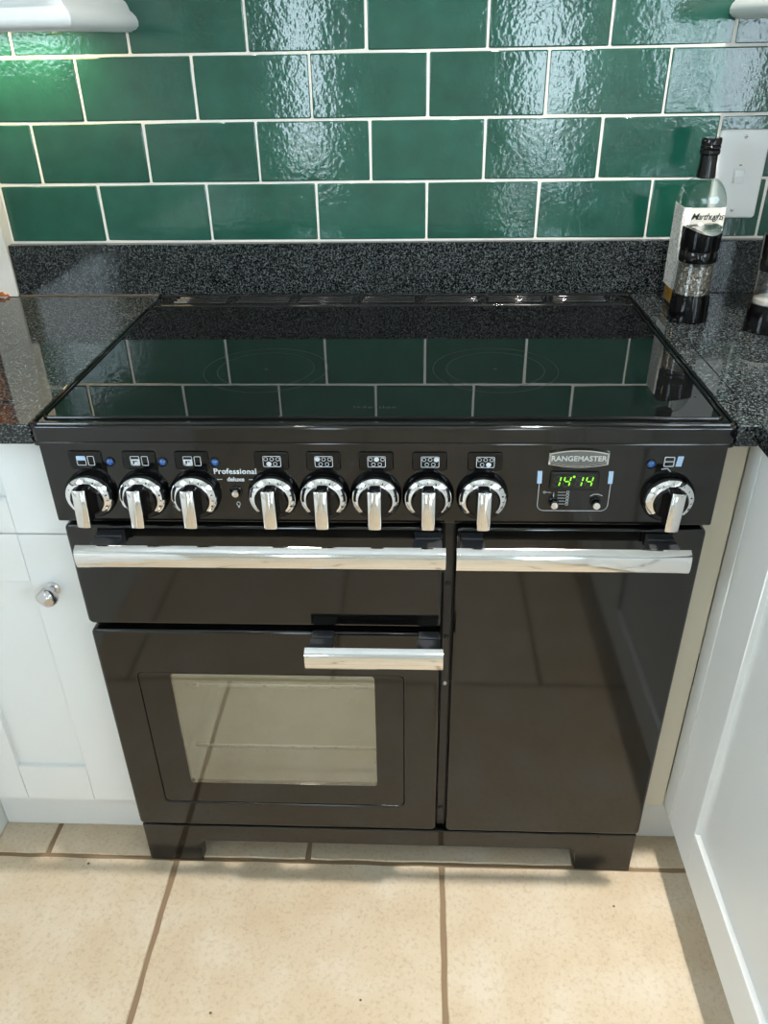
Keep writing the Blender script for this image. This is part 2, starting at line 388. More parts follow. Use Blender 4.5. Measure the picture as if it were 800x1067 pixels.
for row in range(13):
    z0, z1 = TZ0 + row*PZP + GW/2, TZ0 + (row+1)*PZP - GW/2
    off = 0.0 if row % 2 == 0 else 0.5
    if row == 3: off -= 0.012
    for k in range(-6, 8):
        x0, x1 = TX0 + (k+off)*PXP + GW/2, TX0 + (k+off+1)*PXP - GW/2
        x0, x1 = max(x0, TXL+0.004), min(x1, XR-0.002)
        if x1-x0 < 0.02: continue
        key = (round(x1-x0, 4), round(z1-z0, 4))
        if key not in full: full[key] = tile_mesh(*key)
        o = link('tile', full[key], None, wall_back, ((x0+x1)/2, 0.0, (z0+z1)/2))
        o.rotation_euler = (random.uniform(-1, 1)*0.009, 0, random.uniform(-1, 1)*0.009)

# left end of the back wall: a white plastered jamb, then old brick
jamb = tag(multibox('trim_1', [(-0.80, TXL-0.001, -0.026, T, 0.906, ZC)], 'plaster'), 'white plastered jamb at the left end of the tiles', kind='structure')
brick_wall = tag(box('wall_brick', XL, -0.801, 0.012, T, 0.0, ZC, 'mortar'), 'old orange brickwork beyond the white jamb', kind='structure')
bmesh_brick = add_box(bmesh.new(), -0.104, 0.104, -0.02, 0.012, -0.032, 0.032, 0.004, 1)
me = bpy.data.meshes.new('brick'); bmesh_brick.to_mesh(me); bmesh_brick.free(); me.materials.append(M['brick'])
for row in range(9):
    for k in range(3):
        x = -0.925 - k*0.22 + (0.0 if row % 2 else 0.0)
        if x-0.104 > XL-0.01: link('brick', me, None, brick_wall, (x, 0.012, 0.946+row*0.076))
bm = bmesh.new()
pts = [(-0.800, .906), (-0.748, .906), (-0.752, .9115), (-0.757, .910), (-0.762, .9155), (-0.770, .914), (-0.778, .922), (-0.800, .926)]
add_loops(bm, [[(a, -0.0262, b) for a, b in pts], [(a, -0.029, b) for a, b in pts]])
obj('chipped_plaster', bm, 'brick', jamb, smooth=False)

tag(multibox('wall_left', [(XL-T, XL, YR, T, 0, LEFT_FILL[2]), (XL-T, XL, YR, T, LEFT_FILL[3], ZC), (XL-T, XL, YR, LEFT_FILL[0], LEFT_FILL[2], LEFT_FILL[3]), (XL-T, XL, LEFT_FILL[1], T, LEFT_FILL[2], LEFT_FILL[3])], 'plaster'), 'white left wall with a small window added for fill light', kind='structure')
tag(multibox('wall_right', [(XR, XR+T, YR, T, 0, SIDE[2]), (XR, XR+T, YR, T, SIDE[3], ZC), (XR, XR+T, YR, SIDE[0], SIDE[2], SIDE[3]), (XR, XR+T, SIDE[1], T, SIDE[2], SIDE[3])], 'plaster'), 'white right wall with a window over the worktop', kind='structure')
a0, a1, b0, b1 = REAR[0][0], REAR[0][1], REAR[1][0], REAR[1][1]
tag(multibox('wall_front', [(XL, a0, YR-T, YR, 0, ZC), (a1, b0, YR-T, YR, 0, ZC), (b1, XR, YR-T, YR, 0, ZC)] +
    [(q[0], q[1], YR-T, YR, q[3], ZC) for q in REAR] + [(q[0], q[1], YR-T, YR, 0, q[2]) for q in REAR], 'plaster'), 'white wall behind the camera with glazed doors', kind='structure')
tag(box('ceiling', XL-T, XR+T, YR-T, T, ZC, ZC+0.1, 'ceil'), 'white ceiling', kind='structure')
for i, q in enumerate(REAR):
    d = tag(obj('door_%d' % (i+1), add_frame_y(bmesh.new(), q[0], q[1], q[2], q[3], 0.06, YR-0.09, YR-0.04, 0.003, 0.003), 'upvc'), 'white framed glazing in the wall behind the camera', kind='structure')
    box('pane', q[0]+0.06, q[1]-0.06, YR-0.068, YR-0.064, q[2]+0.06, q[3]-0.06, 'pane', d)
bm = bmesh.new()
for (y0, y1, z0, z1) in ((SIDE[0], SIDE[1], SIDE[2], SIDE[2]+.05), (SIDE[0], SIDE[1], SIDE[3]-.05, SIDE[3]), (SIDE[0], SIDE[0]+.05, SIDE[2]+.05, SIDE[3]-.05), (SIDE[1]-.05, SIDE[1], SIDE[2]+.05, SIDE[3]-.05), (-2.125, -2.075, SIDE[2]+.05, SIDE[3]-.05)):
    add_box(bm, XR+.04, XR+.09, y0, y1, z0, z1)
win = tag(obj('window_1', bm, 'upvc'), 'white framed window over the right worktop', kind='structure')
for y0, y1 in ((SIDE[0]+.05, -2.125), (-2.075, SIDE[1]-.05)): box('pane', XR+.063, XR+.067, y0, y1, SIDE[2]+.05, SIDE[3]-.05, 'pane', win)
bm = bmesh.new()
for (y0, y1, z0, z1) in ((LEFT_FILL[0], LEFT_FILL[1], LEFT_FILL[2], LEFT_FILL[2]+.04), (LEFT_FILL[0], LEFT_FILL[1], LEFT_FILL[3]-.04, LEFT_FILL[3]), (LEFT_FILL[0], LEFT_FILL[0]+.04, LEFT_FILL[2]+.04, LEFT_FILL[3]-.04), (LEFT_FILL[1]-.04, LEFT_FILL[1], LEFT_FILL[2]+.04, LEFT_FILL[3]-.04)):
    add_box(bm, XL-.09, XL-.04, y0, y1, z0, z1)
win = tag(obj('window_fill', bm, 'upvc'), 'small white framed window added on the left wall for fill light', kind='structure')
box('pane', XL-.067, XL-.063, LEFT_FILL[0]+.04, LEFT_FILL[1]-.04, LEFT_FILL[2]+.04, LEFT_FILL[3]-.04, 'pane', win)
tag(box('ground', -9, 9, -14, YR-T-0.01, -0.12, -0.06, 'patio'), 'pale paving outside the doors', kind='structure')

# floor: grout bed and single stone tiles
floor = tag(box('floor', XL-T, XR+T, YR-T, T, -0.06, -0.0028, 'fgrout'), 'cream stone tiled floor with brown grout', kind='structure')
FP, FY, FG = 0.50, -0.609, 0.0090
def floor_tile_mesh(seed):
    rnd = random.Random(seed); h = (FP-FG)/2; pts = []
    n = 14
    for (ax, ay), (bx, by) in (((-h, -h), (h, -h)), ((h, -h), (h, h)), ((h, h), (-h, h)), ((-h, h), (-h, -h))):
        for k in range(n):
            t = k/n; j = 0.0 if k == 0 else rnd.uniform(-0.0012, 0.0012)
            x, y = ax+(bx-ax)*t, ay+(by-ay)*t
            if ay == by: y += j
            else: x += j
            if k == 0: x *= 0.996; y *= 0.996
            pts.append((x, y))
    bm = bmesh.new()
    add_loops(bm, [[(x, y, -0.008) for x, y in pts], [(x, y, -0.002) for x, y in pts], [(x*0.9945, y*0.9945, 0.0) for x, y in pts]], False, True)
    me = bpy.data.meshes.new('floor_tile'); bmesh.ops.recalc_face_normals(bm, faces=bm.faces); bm.to_mesh(me); bm.free(); me.materials.append(M['stone']); return me
ftm = [floor_tile_mesh(s) for s in range(4)]
for row in range(-1, 7):
    cy = FY - FP*(row+0.5); xo = -0.398 if row % 2 == 0 else -0.650
    for k in range(-2, 4):
        cx = xo + FP*(k+0.5)
        if cx < XL-0.1 or cx > XR+0.1: continue
        o = link('floor_tile', ftm[random.randrange(4)], None, floor, (cx, cy, 0)); o.rotation_euler.z = random.randrange(4)*PI/2

# ceiling downlights
def downlight(x, y, power, label):
    t = thing('ceiling_downlight', (x, y, ZC), label, 'lamp', 'ceiling downlights')
    lathe('rim', [(0.030, 0.0), (0.045, 0.0), (0.044, -0.006), (0.034, -0.008), (0.030, -0.002)], (x, y, ZC), 'chrome', t)
    lathe('lens', [(0.001, -0.001), (0.029, -0.001), (0.029, -0.003), (0.001, -0.003)], (x, y, ZC), 'lens', t)
    l = bpy.data.lights.new('downlight', 'AREA'); l.shape = 'DISK'; l.size = 0.05; l.energy = power; l.color = (1.0, 0.95, 0.88); l.spread = math.radians(100)
    lo = bpy.data.objects.new('downlight_lamp', l); col.objects.link(lo); lo.location = (x, y, ZC-0.012)
for x, y, k, lab in ((0.44, -0.72, 1.3, 'round ceiling downlight above the right end of the cooker'), (-0.36, -0.72, 0.12, 'round ceiling downlight above the left end of the cooker'),
                (0.2, -2.3, 0.15, 'round ceiling downlight on the right behind the camera'), (-0.7, -2.3, 0.15, 'round ceiling downlight on the left behind the camera')):
    downlight(x, y, DOWN*k, lab)

# ================================================================ WORKTOPS AND UPSTANDS
ZT, ZB, YF = 0.905, 0.876, -0.627
def granite(name, dims, label, cat, bev=0.002):
    return tag(box(name, *dims, 'granite', None, bev, 2), label, cat)
granite('worktop', (-0.756, -0.4545, YF, -0.0005, ZB, ZT), 'speckled black granite worktop left of the cooker', 'worktop')
granite('worktop', (0.4545, 0.4833, YF, -0.0005, ZB, ZT), 'narrow granite worktop strip against the right side of the cooker', 'worktop', 0.001)
granite('worktop', (0.4845, XR, -2.35, -0.0005, ZB, ZT), 'speckled black granite worktop carrying the bottle and grinders', 'worktop', 0.001)
granite('worktop', (XL, -0.7565, -2.35, -0.0305, ZB, ZT), 'granite worktop of the side run at the far left', 'worktop')
u = granite('upstand', (TXL+0.001, 0.4833, -0.0205, -0.0006, ZT+0.0003, 1.0012), 'long speckled granite upstand below the green tiles', 'upstand', 0.001)
box('sealant_bead', TXL+0.001, -0.4550, -0.0225, -0.0206, ZT+0.0003, ZT+0.0026, 'sealant', u)
granite('upstand', (0.4837, XR, -0.0205, -0.0006, ZT+0.0003, 1.0012), 'granite upstand behind the bottle and grinders', 'upstand', 0.001)

# ================================================================ BASE CUPBOARDS
def shaker_y(parent, name, x0, x1, z0, z1, yf, stile, rail, th=0.02, rec=0.009, mat='white'):
    """framed front facing -y: recessed panel mesh with stiles and rails under it"""
    p = box(name, x0+0.004, x1-0.004, yf+rec, yf+th, z0+0.004, z1-0.004, mat, parent)
    g = 0.0003
    for a, b in ((x0, x0+stile), (x1-stile, x1)): box('stile', a, b, yf, yf+th, z0, z1, mat, p, 0.0012, 1)
    for a, b in ((z0, z0+rail), (z1-rail, z1)): box('rail', x0+stile+g, x1-stile-g, yf, yf+th, a, b, mat, p, 0.0012, 1)
    return p
YD = -0.578
t = thing('base_cupboard', (-0.605, -0.3, 0), 'white framed base cupboard with a swirled metal knob left of the cooker', 'cupboard')
box('carcass', -0.756, -0.4560, YD+0.0205, -0.03, 0.118, 0.8755, 'white', t)
box('kickboard', -0.7555, -0.4562, -0.54, -0.52, 0.001, 0.1175, 'white', t, 0.001, 1)
shaker_y(t, 'drawer', -0.7555, -0.4562, 0.7055, 0.8735, YD, 0.087, 0.060)
dr = shaker_y(t, 'door', -0.7555, -0.4562, 0.120, 0.7035, YD, 0.087, 0.086)
# swirled knob: stem and twisted ball
kx, kz = -0.5105, 0.606
bm = bmesh.new()
prof = [(0.011, 0.0), (0.0115, 0.003), (0.0065, 0.006), (0.006, 0.012)] + [(max(0.0004, 0.0155*math.sin(q)), 0.023-0.0135*math.cos(q)) for q in [0.45+k*(PI-0.46)/9 for k in range(10)]]
add_lathe(bm, prof, (kx, YD, kz), 'y', 36)
for v in bm.verts:
    d = YD - v.co.y; rx, rz = v.co.x-kx, v.co.z-kz; rr = math.hypot(rx, rz)
    if d > 0.010 and rr > 0.001:
        a = math.atan2(rz, rx); s = 1 + 0.10*math.sin(3*a + d*170); v.co.x = kx+rx*s; v.co.z = kz+rz*s
tag(obj('knob', bm, 'pewter', dr), 'swirled pewter knob')

# side run at the far left: plain end panel down to the floor
t = thing('base_cupboard', (-1.06, -1.3, 0), 'plain white end of the base cupboards at the far left edge', 'cupboard')
box('carcass', XL+0.002, -0.7785, -2.3, -0.035, 0.001, 0.8755, 'white', t)
box('end_panel', -0.778, -0.758, -2.3, -0.505, 0.001, 0.8755, 'white', t, 0.001, 1)

# filler between cooker and right-hand cupboards, its cream tone is painted-in warm light
YFIL, XFACE = -0.57, 0.500
t = thing('filler_panel', (0.478, -0.56, 0), 'tall narrow filler panel right of the cooker, coloured cream by painted-in warm light', 'panel')
box('panel', 0.4575, XFACE-0.0005, YFIL, YFIL+0.018, 0.128, 0.8755, 'cream', t, 0.001, 1)
box('kickboard', 0.4575, 0.560, -0.538, -0.520, 0.001, 0.1275, 'white', t, 0.001, 1)

# right-hand run facing -x
t = thing('base_cupboard', (0.8, -1.4, 0), 'white framed base cupboard run along the right edge', 'cupboard')
box('carcass', 0.5215, XR-0.002, -2.3, -0.56, 0.118, 0.8755, 'white', t)
box('kickboard', 0.5615, 0.58, -2.3, -0.545, 0.001, 0.1175, 'white', t)
box('corner_post', XFACE, 0.521, -0.6075, YFIL+0.0, 0.133, 0.8755, 'white', t, 0.0012, 1)
def shaker_x(parent, name, y0, y1, z0, z1, xf, stile, rail, th=0.02, rec=0.009):
    p = box(name, xf+rec, xf+th, y0+0.004, y1-0.004, z0+0.004, z1-0.004, 'white', parent)
    g = 0.0003
    for a, b in ((y0, y0+stile), (y1-stile, y1)): box('stile', xf, xf+th, a, b, z0, z1, 'white', p, 0.0012, 1)
    for a, b in ((z0, z0+rail), (z1-rail, z1)): box('rail', xf, xf+th, y0+stile+g, y1-stile-g, a, b, 'white', p, 0.0012, 1)
    # quarter-round bead round the panel
    return p
for y1 in (-0.6105, -1.2115): shaker_x(t, 'door', y1-0.598, y1, 0.135, 0.872, XFACE, 0.092, 0.088)

# ================================================================ WALL CUPBOARDS
def wall_cupboard(x0, x1, zb, label):
    """carcass and door with a moulded light pelmet along the bottom front and sides"""
    t = thing('wall_cupboard', ((x0+x1)/2, -0.15, zb), label, 'cupboard')
    yf = -0.305
    box('carcass', x0, x1, yf+0.021, -0.003, zb+0.03, zb+0.72, 'white', t, 0.001, 1)
    p = shaker_y(t, 'door', x0+0.001, x1-0.001, zb+0.045, zb+0.718, yf, 0.075, 0.075)
    # pelmet: profile swept round left side, front, right side with mitred corners
    prof = [(0.0, 0.046), (0.004, 0.044), (0.007, 0.038), (0.0095, 0.031), (0.014, 0.027), (0.0185, 0.022), (0.021, 0.0155), (0.0205, 0.009), (0.016, 0.004), (0.009, 0.002), (0.007, 0.0), (-0.016, 0.0), (-0.016, 0.030), (0.0, 0.030)]
    prof = [(a, b) for a, b in prof]
    bm = bmesh.new(); rings = []
    for (bx, by, nx, ny) in ((x0, -0.003, -1, 0), (x0, yf+0.02, -1, -1), (x1, yf+0.02, 1, -1), (x1, -0.003, 1, 0)):
        rings.append([bm.verts.new((bx+a*nx, by+a*ny, zb+h)) for a, h in prof])
    for a, b in zip(rings, rings[1:]): bridge(bm, a, b)
    bm.faces.new(rings[0]); bm.faces.new(rings[-1])
    obj('pelmet', bm, 'white', t, ang=50)
    return t
CL = -0.443
wall_cupboard(-0.93, CL, 1.346, 'white wall cupboard with moulded pelmet at the top left, lit underneath')
wall_cupboard(0.576, 1.08, 1.349, 'white wall cupboard with moulded pelmet at the top right corner')
# strip lamp under the left wall cupboard
t = thing('strip_lamp', (-0.72, -0.055, 1.36), 'small strip lamp glowing under the left wall cupboard', 'lamp')
box('housing', -0.92, -0.52, -0.075, -0.035, 1.358, 1.3755, 'plastic', t, 0.002, 1)
box('diffuser', -0.91, -0.53, -0.072, -0.038, 1.354, 1.3578, 'lens', t)
l = bpy.data.lights.new('strip', 'AREA'); l.shape = 'RECTANGLE'; l.size = 0.38; l.size_y = 0.03; l.energy = UNDER; l.color = (1.0, 0.78, 0.38)
lo = bpy.data.objects.new('strip_light', l); col.objects.link(lo); lo.location = (-0.72, -0.055, 1.352)

# ================================================================ THE RANGE COOKER
R = thing('range_cooker', (0, -0.32, 0), 'black electric range cooker with chrome handles and nine control knobs', 'cooker')
YP, YDR = -0.620, -0.616         # control panel face, door faces
# body
multibox('body', [(-0.449, 0.449, -0.590, -0.030, 0.100, 0.5655), (-0.449, 0.449, -0.590, -0.030, 0.5655, 0.878)], 'blackmatt', R) if False else None
# body as a shell that leaves the oven cavity open
OX0, OX1, OZ0, OZ1, OYB = -0.375, 0.020, 0.150, 0.520, -0.10
multibox('body', [(-0.449, OX0-0.004, -0.592, -0.030, 0.100, 0.879), (OX1+0.004, 0.449, -0.592, -0.030, 0.100, 0.879),
                  (OX0-0.004, OX1+0.004, -0.592, -0.030, 0.100, OZ0-0.004), (OX0-0.004, OX1+0.004, -0.592, -0.030, OZ1+0.004, 0.879),
                  (OX0-0.004, OX1+0.004, OYB+0.004, -0.030, OZ0-0.004, OZ1+0.004)], 'blackmatt', R)
# oven cavity
bm = bmesh.new()
add_loops(bm, [[(p[0], -0.592, p[1]) for p in rr_points(OX0, OX1, OZ0, OZ1, 0.03)], [(p[0], OYB-0.03, p[1]) for p in rr_points(OX0, OX1, OZ0, OZ1, 0.03)], [(p[0], OYB, p[1]) for p in rr_points(OX0+.03, OX1-.03, OZ0+.03, OZ1-.03, 0.02)]], False, True)
cav = obj('oven_cavity', bm, 'ovenwall', R)
for zz in (0.185, 0.337):
    bm = bmesh.new()
    add_tube(bm, [(OX0+.012, -0.50, zz), (OX1-.012, -0.50, zz)], 0.0032, 8)
    for k in range(9): add_tube(bm, [(OX0+0.035+k*0.0405, -0.5035, zz), (OX0+0.035+k*0.0405, -0.5035, zz+0.008)], 0.0022, 6)
    obj('oven_rack', bm, 'satinsteel', cav)
lathe('added_oven_lamp', [(0.001, 0), (0.022, 0), (0.022, -.006), (0.012, -.014), (0.001, -.016)], (-0.18, -0.35, OZ1-0.001), 'lens', cav)  # lit lamp added to brighten the oven interior
l = bpy.data.lights.new('oven', 'POINT'); l.energy = 1.05; l.color = (0.97, 1.0, 0.95); l.shadow_soft_size = 0.03  # added fill light inside the cavity
lo = bpy.data.objects.new('oven_fill_light', l); col.objects.link(lo); lo.location = (-0.18, -0.30, OZ1-0.06)

# plinth with two feet
bm = bmesh.new()
pl = [(-0.447, 0.0005), (-0.347, 0.0005), (-0.345, 0.050), (-0.337, 0.060), (0.337, 0.060), (0.345, 0.050), (0.347, 0.0005), (0.447, 0.0005), (0.447, 0.0985), (-0.447, 0.0985)]
add_loops(bm, [[(a, -0.613, b) for a, b in pl], [(a, -0.590, b) for a, b in pl]])
es = [e for e in bm.edges if abs(e.verts[0].co.y-e.verts[1].co.y) < 1e-6 and e.verts[0].co.y < -0.61]
bmesh.ops.bevel(bm, geom=es, offset=0.0015, segments=1, affect='EDGES')
obj('plinth', bm, 'enamel', R)
for x in (-0.41, 0.41): lathe('rear_foot', [(0.02, 0.0005), (0.02, 0.02), (0.012, 0.022), (0.012, 0.0995)], (x, -0.10, 0), 'blackmatt', R, seg=16)

# hob: black enamel surround, ceramic glass, edge bead, vent strip at the back
HX, HYF, HYB, HZ = 0.4525, -0.634, -0.033, 0.9065
hob = obj('hob_surround', add_slab_z(bmesh.new(), -HX, HX, HYF, HYB, HZ, 0.884, 0.010, 0.0045, 6, 4), 'enamel', R)
obj('bottom_lip', add_slab_z(bmesh.new(), -HX-0.001, HX+0.001, HYF-0.0015, -0.10, 0.8838, 0.8785, 0.010, 0.002, 6, 2), 'enamel', hob)
GX0, GX1, GY0, GY1 = -0.4385, 0.4365, -0.608, -0.112
obj('ceramic_glass', add_slab_z(bmesh.new(), GX0, GX1, GY0, GY1, 0.9085, 0.9067, 0.006, 0.0006, 5, 2), 'hobglass', hob)
bm = bmesh.new(); add_tube(bm, [(p[0], p[1], 0.9078) for p in rr_points(GX0-.003, GX1+.003, GY0-.003, GY1+.003, 0.008)], 0.0024, 8, True)
obj('edge_bead', bm, 'blackgloss', hob)
bm = bmesh.new(); add_tube(bm, [(p[0], p[1], 0.9072) for p in rr_points(-HX+.0045, HX-.0045, HYF+.0045, HYB-.0045, 0.008)], 0.0022, 8, True)
obj('outer_bead', bm, 'enamel', hob)
# vent strip: seven groups of three raised louvres
vent = obj('vent_strip', add_slab_z(bmesh.new(), -0.430, 0.430, -0.104, -0.042, 0.9095, 0.9067, 0.006, 0.002, 4, 3), 'enamel', hob)
for g in range(7):
    xa = -0.408 + g*0.1175; bm = bmesh.new()
    for q in range(3):
        yy = -0.086 + q*0.0135
        add_slab_z(bm, xa+q*0.002, xa+0.101, yy-0.0036, yy+0.0036, 0.9125, 0.9095, 0.0034, 0.0026, 4, 3)
    obj('louvre', bm, 'enamel', vent)
# printed cooking zones
def zone(x, y, r1, r2):
    bm = bmesh.new()
    for r in (r1, r2):
        lo = []
        for rr, zz in ((r, .9085), (r, .9087), (r-0.0006, .9087), (r-0.0006, .9085)): lo.append([bm.verts.new((x+rr*math.cos(2*PI*k/64), y+rr*math.sin(2*PI*k/64), zz)) for k in range(64)])
        for a, b in zip(lo, lo[1:]+lo[:1]): bridge(bm, a, b)
    add_box(bm, x-0.004, x+0.004, y-0.0004, y+0.0004, .9085, .9087); add_box(bm, x-0.0004, x+0.0004, y-0.004, y+0.004, .9085, .9087)
    return obj('cooking_zone', bm, 'printdim', hob, smooth=False)
for a in ((-0.175, -0.435, 0.092, 0.072), (0.165, -0.435, 0.092, 0.072)): zone(*a)
bm = text_bm('Induction', 0.012, extrude=0.00008, spacing=1.25)
bmesh.ops.translate(bm, verts=bm.verts, vec=(-0.006, -0.577, 0.9086)); obj('hob_lettering', bm, 'printdim', hob, smooth=False)

# control panel
panel = obj('control_panel', add_slab_y(bmesh.new(), -0.4525, 0.4505, 0.7535, 0.8782, YP, -0.593, 0.003, 0.0022), 'enamel', R)

# knobs: one built, the rest copies
def make_knob():
    """origin at the panel face, axis to -y"""
    def ob(name, bm, mat, parent=None, ang=35): return obj(name, bm, mat, parent, ang=ang)
    base = ob('control_knob', add_lathe(bmesh.new(), [(0.0325, 0.0), (0.0325, 0.005), (0.0310, 0.009), (0.0290, 0.0115), (0.0010, 0.0125)], (0, 0, 0), 'y', 48), 'blackgloss')
    # dial ring: conical chrome collar, open at the bottom
    bm = bmesh.new(); n = 56; L = []
    sec = [(0.0292, 0.0118), (0.0292, 0.0140), (0.0278, 0.0156), (0.0228, 0.0192), (0.0216, 0.0194), (0.0216, 0.0118)]
    a0, a1 = math.radians(-42), math.radians(222); rings = []
    for k in range(n+1):
        t = a0+(a1-a0)*k/n; rings.append([bm.verts.new((r*math.cos(t), -h, r*math.sin(t))) for r, h in sec])
    for a, b in zip(rings, rings[1:]): bridge(bm, a, b)
    bm.faces.new(rings[0]); bm.faces.new(rings[-1])
    ob('dial_ring', bm, 'chrome', base)
    # marks on the collar
    bm = bmesh.new()
    for deg, w, r0, r1 in ((92, 1.6, .0240, .0264), (68, 4, .0244, .0262), (60, 2.0, .0244, .0262), (38, 1.6, .0244, .0262), (16, 4, .0242, .0262), (-2, 2, .0242, .0262), (-20, 5, .0240, .0264), (120, 3, .0244, .0260), (132, 3, .0244, .0260), (152, 1.6, .0244, .0262)):
        q = []
        for r, dd in ((r0, -w/2), (r1, -w/2), (r1, w/2), (r0, w/2)):
            t = math.radians(deg+dd); h = 0.0192-(r-0.0228)*0.72; q.append((r*math.cos(t), -h, r*math.sin(t)))
        add_loops(bm, [[(x, y-0.0003, z) for x, y, z in q], [(x, y+0.0004, z) for x, y, z in q]])
    ob('dial_marks', bm, 'ink', base)
    ob('dial_face', add_lathe(bmesh.new(), [(0.0214, 0.0118), (0.0214, 0.0205), (0.0195, 0.0230), (0.0010, 0.0236)], (0, 0, 0), 'y', 40), 'blackgloss', base)
    bm = bmesh.new(); add_slab_y(bm, -0.0080, 0.0080, -0.0265, 0.0235, -0.0410, -0.0225, 0.004, 0.0012); ob('grip', bm, 'blackgloss', base)
    bm = bmesh.new(); sec = [(0.0082*math.sin(t), -0.0418-0.0030*math.cos(t*0.9)) for t in [(-PI/2+PI*k/12) for k in range(13)]]
    add_loops(bm, [[(x, y+0.0012*abs(q), z) for x, y in sec] for z, q in ((-0.0280, 1), (-0.0270, 0), (0.0240, 0), (0.0250, 1))])
    ob('grip_cap', bm, 'brushed', base, ang=50)
    return base
knob0 = make_knob()
KX = [-0.3945, -0.3215, -0.2505, -0.1435, -0.0745, -0.0045, 0.0660, 0.1385, 0.3840]
KZ = 0.7995
for i, x in enumerate(KX):
    k = knob0 if i == 0 else copy_tree(knob0)
    k.parent = R; k.location = Vector((x, YP-0.0003, KZ)) - R.location
    k.scale = (1.07, 1.0, 1.07)
    k.rotation_euler.y = math.radians((3, 2, 1, 0, 0, 0, 0, 0, 2)[i])

# raised plates with printed symbols, and blue neons
ZI = 0.8495
for i, x in enumerate(KX):
    xi = x+0.002
    if i < 8:
        pt = obj('symbol_plate', add_slab_y(bmesh.new(), xi-0.0235, xi+0.0225, ZI-0.0125, ZI+0.0145, YP-0.0022, YP-0.0001, 0.004, 0.0016, 4, 3), 'blackgloss', R)
        yy = YP-0.0023
    else: pt = panel; yy = YP-0.0001
    F = Flat(yy)
    if i == 0:
        F.frame(xi-0.012, xi+0.0005, ZI-0.0065, ZI+0.0075).frame(xi+0.003, xi+0.012, ZI-0.0065, ZI+0.0075)
        F.done('symbol', 'print', pt); Flat(yy-0.0001).rect(xi-0.0115, xi, ZI+0.0012, ZI+0.0072).done('symbol_fill', 'paleblue', pt)
    elif i < 3:
        F.frame(xi-0.012, xi+0.0005, ZI-0.0065, ZI+0.0075).frame(xi+0.003, xi+0.012, ZI-0.0065, ZI+0.0075).rect(xi-0.0115, xi, ZI-0.006, ZI-0.0042).rect(xi-0.0115, xi-0.009, ZI-0.006, ZI+0.0015).rect(xi-0.0025, xi, ZI-0.006, ZI+0.0015).rect(xi-0.0115, xi, ZI+0.001, ZI+0.003)
        F.poly([(xi-0.0075, ZI-0.0042), (xi-0.0062, ZI+0.0005), (xi-0.0048, ZI-0.002), (xi-0.0036, ZI+0.0005), (xi-0.0026, ZI-0.0042)])
        F.done('symbol', 'print', pt)
    elif i < 8:
        F.frame(xi-0.0120, xi+0.0120, ZI-0.0075, ZI+0.0085, 0.0007, 0.002)
        cs = [(-0.008, 0.004), (0.0, 0.004), (0.008, 0.004), (-0.0042, -0.0032), (0.0042, -0.0032)]
        on = {3: 3, 4: 0, 5: 1, 6: 2, 7: 4}[i]
        for q, (a, b) in enumerate(cs):
            if q == on: F.disc(xi+a, ZI+b, 0.0034)
            else: F.circle(xi+a, ZI+b, 0.0028, 0.0006)
        F.done('symbol', 'print', pt)
    else:
        xi -= 0.002
        F.frame(xi-0.012, xi+0.0015, ZI-0.006, ZI+0.0085, 0.0012).rect(xi-0.012, xi+0.0015, ZI+0.0008, ZI+0.0020)
        F.line([(xi-0.013, ZI-0.0095), (xi-0.006, ZI-0.0085), (xi-0.002, ZI-0.0125)], 0.0014)
        F.done('symbol', 'print', pt); Flat(yy).poly([(xi+0.0035, ZI-0.0055), (xi+0.011, ZI-0.0055), (xi+0.0125, ZI+0.009), (xi+0.005, ZI+0.009)]).done('symbol_fill', 'paleblue', pt)
for x in (-0.3605, -0.2890, -0.2185, 0.3560):
    n_ = lathe('neon_rim', [(0.0068, 0.0), (0.0068, 0.0012), (0.0056, 0.0016), (0.0054, 0.0)], (x, YP-0.0001, 0.8475), 'blackgloss', R, 'y', 24)
    lathe('neon', [(0.0054, 0.0), (0.0050, 0.0016), (0.0034, 0.0030), (0.0010, 0.0036)], (x, YP-0.0002, 0.8475), 'led', n_, 'y', 24)

# lettering and light switch
text_y('lettering', 'Professional', -0.1930, 0.8335, YP-0.0002, 0.0112, 'print', panel, bold=0.00025, spacing=1.06)
text_y('lettering', 'deluxe', -0.1935, 0.8215, YP-0.0002, 0.0088, 'print', panel, bold=0.0002)
Flat(YP-0.0001).rect(-0.2185, -0.2115, 0.8212, 0.8219).rect(-0.1755, -0.1685, 0.8212, 0.8219).done('dash', 'print', panel)
b_ = lathe('push_button', [(0.0088, 0.0), (0.0084, 0.0014), (0.0062, 0.0022), (0.0060, 0.0)], (-0.1945, YP-0.0001, 0.8035), 'blackgloss', R, 'y', 28)
lathe('button_cap', [(0.0052, 0.0), (0.0052, 0.0075), (0.0045, 0.0088), (0.0010, 0.0092)], (-0.1945, YP-0.0001, 0.8030), 'chrome', b_, 'y', 28)
Flat(YP-0.0001).ring([(-0.1935+0.0026*math.cos(t), 0.7835+0.0036*math.sin(t)) for t in [k*PI/8 for k in range(16)]], [(-0.1935+0.0020*math.cos(t), 0.7835+0.0029*math.sin(t)) for t in [k*PI/8 for k in range(16)]]).rect(-0.1945, -0.1925, 0.7775, 0.7800).done('lamp_symbol', 'print', panel)

